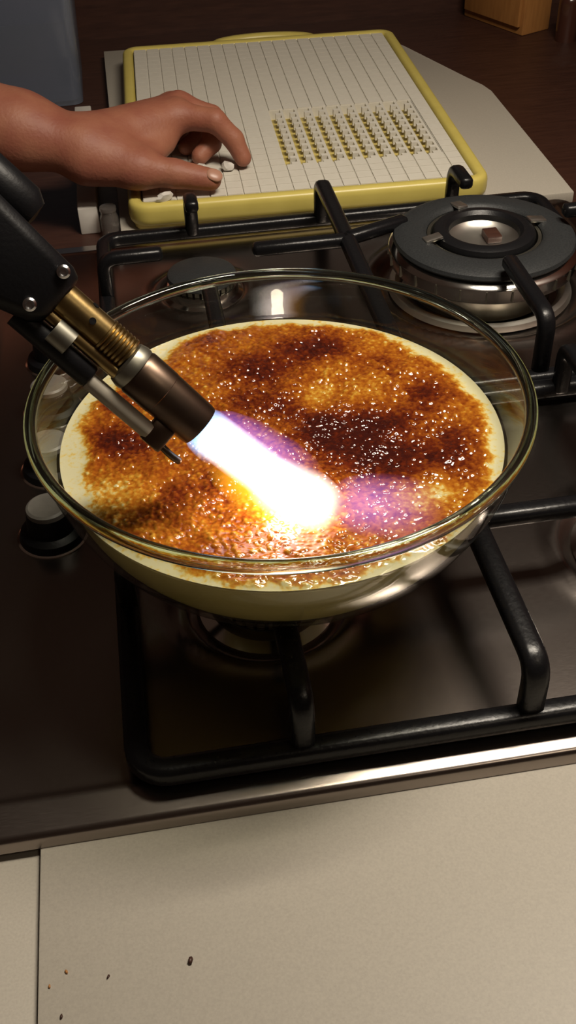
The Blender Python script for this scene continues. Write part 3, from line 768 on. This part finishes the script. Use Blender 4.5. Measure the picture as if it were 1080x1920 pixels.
# ------------------------------------------------------------------ the helper's forearm and hand
def smooth_hand():
    def C(a, b, ra, rb): return (np.array(a, float), np.array(b, float), ra, rb)
    Wr = (0.012, 0.622, 0.058)
    Kn = {'i': (0.0900, 0.6600, 0.0640), 'm': (0.0930, 0.6810, 0.0640), 'r': (0.0880, 0.7000, 0.0580), 'p': (0.0780, 0.7170, 0.0500)}
    caps_palm = [
        C((-0.30, 0.650, 0.150), (-0.12, 0.645, 0.095), 0.040, 0.036),
        C((-0.12, 0.645, 0.095), (-0.045, 0.634, 0.0735), 0.036, 0.0300),
        C((-0.12, 0.655, 0.090), (-0.045, 0.642, 0.070), 0.034, 0.0270),
        C((-0.045, 0.630, 0.0730), (0.004, 0.618, 0.059), 0.0285, 0.0215),
        C((-0.045, 0.642, 0.0700), (0.004, 0.634, 0.057), 0.0270, 0.0205),
        C((0.004, 0.618, 0.0590), (0.030, 0.616, 0.0540), 0.0215, 0.0190),
        C((0.010, 0.622, 0.060), Kn['i'], 0.0190, 0.0125),
        C((0.010, 0.630, 0.060), Kn['m'], 0.0190, 0.0125),
        C((0.008, 0.638, 0.057), Kn['r'], 0.0180, 0.0118),
        C((0.006, 0.640, 0.052), Kn['p'], 0.0170, 0.0108),
        C((0.030, 0.640, 0.048), (0.075, 0.690, 0.046), 0.0160, 0.0130),
        C((0.040, 0.630, 0.050), (0.078, 0.655, 0.052), 0.0150, 0.0120),
        # ball of the thumb
        C((0.010, 0.612, 0.050), (0.050, 0.602, 0.0440), 0.0200, 0.0165),
        C((0.050, 0.602, 0.0440), (0.075, 0.640, 0.0480), 0.0120, 0.0090),
    ]
    fingers = [
        [C(Kn['i'], (0.1215, 0.6465, 0.0615), 0.0122, 0.0100), C((0.1215, 0.6465, 0.0615), (0.1365, 0.6430, 0.0450), 0.0100, 0.0090), C((0.1365, 0.6430, 0.0450), (0.1432, 0.6370, 0.0300), 0.0090, 0.0078)],
        [C(Kn['m'], (0.1210, 0.6720, 0.0560), 0.0122, 0.0098), C((0.1210, 0.6720, 0.0560), (0.1180, 0.6600, 0.0370), 0.0098, 0.0090), C((0.1180, 0.6600, 0.0370), (0.1060, 0.6520, 0.0290), 0.0090, 0.0078)],
        [C(Kn['r'], (0.1130, 0.6960, 0.0480), 0.0115, 0.0094), C((0.1130, 0.6960, 0.0480), (0.1080, 0.6840, 0.0320), 0.0094, 0.0086), C((0.1080, 0.6840, 0.0320), (0.0960, 0.6780, 0.0282), 0.0086, 0.0076)],
        [C(Kn['p'], (0.0980, 0.7170, 0.0410), 0.0102, 0.0084), C((0.0980, 0.7170, 0.0410), (0.0950, 0.7070, 0.0300), 0.0084, 0.0076), C((0.0950, 0.7070, 0.0300), (0.0850, 0.7020, 0.0275), 0.0076, 0.0068)],
        [C((0.045, 0.6020, 0.0440), (0.0800, 0.5965, 0.0385), 0.0150, 0.0118), C((0.0800, 0.5965, 0.0385), (0.1095, 0.5915, 0.0325), 0.0122, 0.0095)],
    ]
    h = 0.0016
    lo = np.array([-0.31, 0.555, 0.012]); hi = np.array([0.160, 0.745, 0.195])
    dim = np.ceil((hi-lo)/h).astype(int)+1
    ax = [lo[i]+h*np.arange(dim[i]) for i in range(3)]
    P = np.stack(np.meshgrid(*ax, indexing='ij'), -1).astype(np.float32)
    def sd(c):
        a, b, ra, rb = c
        d = b-a; L2 = d@d
        t = np.clip(((P-a.astype(np.float32))@d.astype(np.float32))/L2, 0, 1)
        q = P-(a+0*d).astype(np.float32)-t[..., None]*d.astype(np.float32)
        return np.sqrt((q*q).sum(-1))-(ra+(rb-ra)*t)
    def smin(a, b, k):
        hh = np.clip(0.5+0.5*(b-a)/k, 0, 1)
        return b*(1-hh)+a*hh-k*hh*(1-hh)
    D = None
    for c in caps_palm:
        s = sd(c); D = s if D is None else smin(D, s, 0.012)
    F = None
    for ch in fingers:
        f = None
        for c in ch:
            s = sd(c); f = s if f is None else smin(f, s, 0.003)
        F = f if F is None else smin(F, f, 0.0022)
    D = smin(D, F, 0.007)
    # surface nets
    S = D < 0
    cells = np.zeros(tuple(dim-1), int)
    for dx in (0, 1):
        for dy in (0, 1):
            for dz in (0, 1):
                cells += S[dx:dim[0]-1+dx, dy:dim[1]-1+dy, dz:dim[2]-1+dz]
    act = (cells > 0) & (cells < 8)
    ids = -np.ones(act.shape, int); ids[act] = np.arange(act.sum())
    I = np.argwhere(act)
    acc = np.zeros((len(I), 3)); cnt = np.zeros(len(I))
    cor = [(x, y, z) for x in (0, 1) for y in (0, 1) for z in (0, 1)]
    for a in cor:
        for k in range(3):
            if a[k]: continue
            b = list(a); b[k] = 1
            va = D[I[:, 0]+a[0], I[:, 1]+a[1], I[:, 2]+a[2]]; vb = D[I[:, 0]+b[0], I[:, 1]+b[1], I[:, 2]+b[2]]
            cr = (va < 0) != (vb < 0)
            t = np.where(cr, va/np.where(cr, va-vb, 1), 0)
            p = np.tile(np.array(a, float), (len(I), 1)); p[:, k] += t
            acc[cr] += p[cr]; cnt[cr] += 1
    V = lo + h*(I+acc/np.maximum(cnt, 1)[:, None])
    faces = []
    for k in range(3):
        u, v = (k+1) % 3, (k+2) % 3
        sl0 = [slice(1, None)]*3; sl0[k] = slice(None, -1)
        a = S[tuple(slice(1, -1) if q != k else slice(0, -1) for q in range(3))]
        b = S[tuple(slice(1, -1) if q != k else slice(1, None) for q in range(3))]
        for sgn in (True, False):
            e = np.argwhere((a == sgn) & (b != sgn))
            base = e.copy()
            for q in range(3):
                if q != k: base[:, q] += 1
            def cid(du, dv):
                c = base.copy(); c[:, u] += du; c[:, v] += dv
                return ids[c[:, 0], c[:, 1], c[:, 2]]
            q4 = np.stack([cid(-1, -1), cid(0, -1), cid(0, 0), cid(-1, 0)], -1)
            if not sgn: q4 = q4[:, ::-1]
            faces.append(q4)
    F4 = np.vstack(faces); F4 = F4[(F4 >= 0).all(1)]
    me = bpy.data.meshes.new('person'); me.from_pydata(V.tolist(), [], F4.tolist()); me.update()
    bm = bmesh.new(); bm.from_mesh(me)
    for _ in range(3): bmesh.ops.smooth_vert(bm, verts=bm.verts, factor=0.5, use_axis_x=True, use_axis_y=True, use_axis_z=True)
    bm.to_mesh(me); bm.free()
    return me
person = link('person', smooth_hand(), MAT['skin'], None, smooth=True)
tag(person, 'bare forearm and hand reaching in from the left, fingers curled on the slatted board', 'person')
def nail(loc, xdir, zdir, lx, ly):
    bm = bmesh.new()
    bmesh.ops.create_uvsphere(bm, u_segments=16, v_segments=10, radius=1)
    for v in bm.verts:
        v.co.x = math.copysign(abs(v.co.x)**0.8, v.co.x)
    o = from_bm('finger_nail', bm, MAT['nail'], person, smooth=True)
    x = Vector(xdir).normalized(); z = Vector(zdir); z = (z-x*z.dot(x)).normalized(); y = z.cross(x)
    o.matrix_local = Matrix.Translation(loc) @ Matrix((x, y, z)).transposed().to_4x4() @ Matrix.Diagonal((lx, ly, 0.0022, 1))
nail((0.1128, 0.5862, 0.0385), (0.85, -0.15, -0.35), (0.25, -0.62, 0.75), 0.0072, 0.0058)
nail((0.1475, 0.6400, 0.0345), (0.30, -0.22, -0.9), (0.92, 0.2, 0.30), 0.0068, 0.0050)

# scraps under the hand
def scrap(name, loc, rot, sx, sy, sz, label, cat, mat, seed):
    rnd = random.Random(seed)
    bm = bmesh.new()
    bmesh.ops.create_icosphere(bm, subdivisions=2, radius=1)
    for v in bm.verts:
        k = 1+rnd.uniform(-0.22, 0.15)
        v.co = Vector((v.co.x*sx*k, v.co.y*sy*k, max(-0.8, v.co.z)*sz*k))
    o = from_bm(name, bm, mat, None, smooth=True, angle=0.4)
    o.location = loc; o.rotation_euler = rot
    tag(o, label, cat)
scrap('crumpled_foil', (0.1035, 0.6280, 0.0255), (0, 0, 0.3), 0.0085, 0.0065, 0.006, 'small crumpled white wrapper between the thumb and the curled fingers', 'wrapper', MAT['white_card'], 2)
scrap('crumpled_foil', (0.1290, 0.6360, 0.0240), (0, 0, -0.4), 0.0062, 0.0048, 0.0045, 'tiny white scrap beside the index fingertip', 'wrapper', MAT['white_card'], 5)
scrap('crumpled_foil', (0.0690, 0.5840, 0.0245), (0, 0, 0.4), 0.0085, 0.0032, 0.0048, 'small white scrap poking out under the thumb', 'wrapper', MAT['white_card'], 9)

# ------------------------------------------------------------------ things at the back left
tub = empty('plastic_tub', (-0.0600, 1.000, -0.0135)); tag(tub, 'blue translucent plastic tub with navy contents at the back left', 'tub')
def tub_shell():
    bm = bmesh.new()
    L = []
    for z, g, inset in ((0, 0, 0), (0.24, 0.010, 0), (0.24, 0.010, 0.003), (0.004, 0.0, 0.003)):
        L.append([bm.verts.new((x, y, z)) for x, y in rrect(-0.060-g+inset, 0.060+g-inset, -0.07-g+inset, 0.07+g-inset, 0.012, 5)])
    for a, b in zip(L[:-1], L[1:]):
        for k in range(len(a)): bm.faces.new((a[k], a[(k+1) % len(a)], b[(k+1) % len(a)], b[k]))
    bm.faces.new(L[0]); bm.faces.new(L[-1])
    return from_bm('tub_wall', bm, MAT['blue'], tub, smooth=True, angle=0.6)
tub_shell()
prism('contents', rrect(-0.056, 0.056, -0.066, 0.066, 0.01), 0.085, 0.20, MAT['navy'], tub, bevel=0.004)
prism('tub_foot', rrect(-0.05, 0.05, -0.06, 0.06, 0.01), 0.005, 0.010, MAT['navy'], tub)
o = box('white_carton', -0.0085, 0.0085, -0.125, 0.125, 0, 0.024, MAT['white_card'], None, bevel=0.0012)
o.location = (0.0015, 0.733, -0.014); tag(o, 'long narrow white carton lying beside the board under the forearm', 'carton')
jar = empty('small_jar', (0.0195, 0.600, -0.014)); tag(jar, 'small clear plastic jar beside the end of the white carton', 'jar')
jr = [(0.0, 0.0), (0.0072, 0.0), (0.0080, 0.001), (0.0080, 0.018), (0.0068, 0.021), (0.0068, 0.024), (0.0060, 0.024), (0.0060, 0.021), (0.0072, 0.018), (0.0072, 0.002), (0, 0.002)]
lathe('jar_wall', jr, MAT['jar'], jar, 28)
lathe('jar_lid', [(0, 0.0242), (0.0072, 0.0242), (0.0074, 0.0252), (0.0070, 0.0275), (0, 0.0278)], MAT['jar'], jar, 28)

# ------------------------------------------------------------------ things at the back right
cab = empty('wooden_cabinet', (0.540, 1.035, -0.014)); cab.rotation_euler = (0, 0, math.radians(-66))
tag(cab, 'orange wooden cabinet standing in the back right corner', 'cabinet')
box('cabinet_body', -0.11, 0.0, 0.004, 0.05, 0, 0.30, MAT['orange_wood'], cab, bevel=0.002)
box('door', -0.105, -0.004, -0.001, 0.004, 0.010, 0.29, MAT['orange_wood'], cab, bevel=0.001)
def bottle(x, y, r, h, col, label, cap):
    m = pbr('dark_bottle', col, 0.2, coat=0.5)
    b = empty('bottle', (x, y, -0.014)); tag(b, label, 'bottle')
    lathe('bottle_body', [(0, 0), (r, 0), (r, h*0.62), (r*0.9, h*0.7), (r*0.4, h*0.8), (r*0.38, h), (0, h)], m, b, 28)
    lathe('bottle_cap', [(0, h), (r*0.48, h), (r*0.48, h*1.1), (0, h*1.1)], cap, b, 20)
teal = pbr('teal_cap', (0.05, 0.16, 0.14), 0.4)
bottle(0.590, 1.010, 0.013, 0.070, (0.05, 0.018, 0.012), 'dark brown bottle with teal cap next to the orange cabinet', teal)
bottle(0.606, 0.965, 0.012, 0.085, (0.03, 0.012, 0.010), 'slim black-brown bottle at the top right edge', MAT['black'])

# crumbs on the front worktop
CR = [(0.0276, -0.0626, 0.0016, 'largest dark crumb on the front worktop, away from the seam'),
      (-0.0221, -0.0582, 0.0009, 'tiny crumb farthest from the camera beside the worktop seam'),
      (-0.0055, -0.0631, 0.0009, 'tiny crumb between the largest crumb and the worktop seam'),
      (-0.0289, -0.0629, 0.0008, 'tiniest crumb, closest to the worktop seam'),
      (-0.0242, -0.0757, 0.0010, 'tiny dark crumb nearest the bottom left corner of the front worktop')]
for i, (x, y, r, lab) in enumerate(CR):
    rnd = random.Random(40+i)
    bm = bmesh.new(); bmesh.ops.create_icosphere(bm, subdivisions=1, radius=r)
    for v in bm.verts: v.co = Vector((v.co.x*0.7, v.co.y*1.3, v.co.z*0.5))*(1+rnd.uniform(-0.25, 0.2))
    o = from_bm('crumb', bm, MAT['orange_wood'] if i % 2 else MAT['dark_wood'], None, smooth=True)
    o.location = (x, y, WT+r*0.45); o.rotation_euler = (0, 0, rnd.uniform(-0.6, 0.6))
    tag(o, lab or 'tiny dark crumb on the front worktop near the seam', 'crumb', 'crumbs on the front worktop')
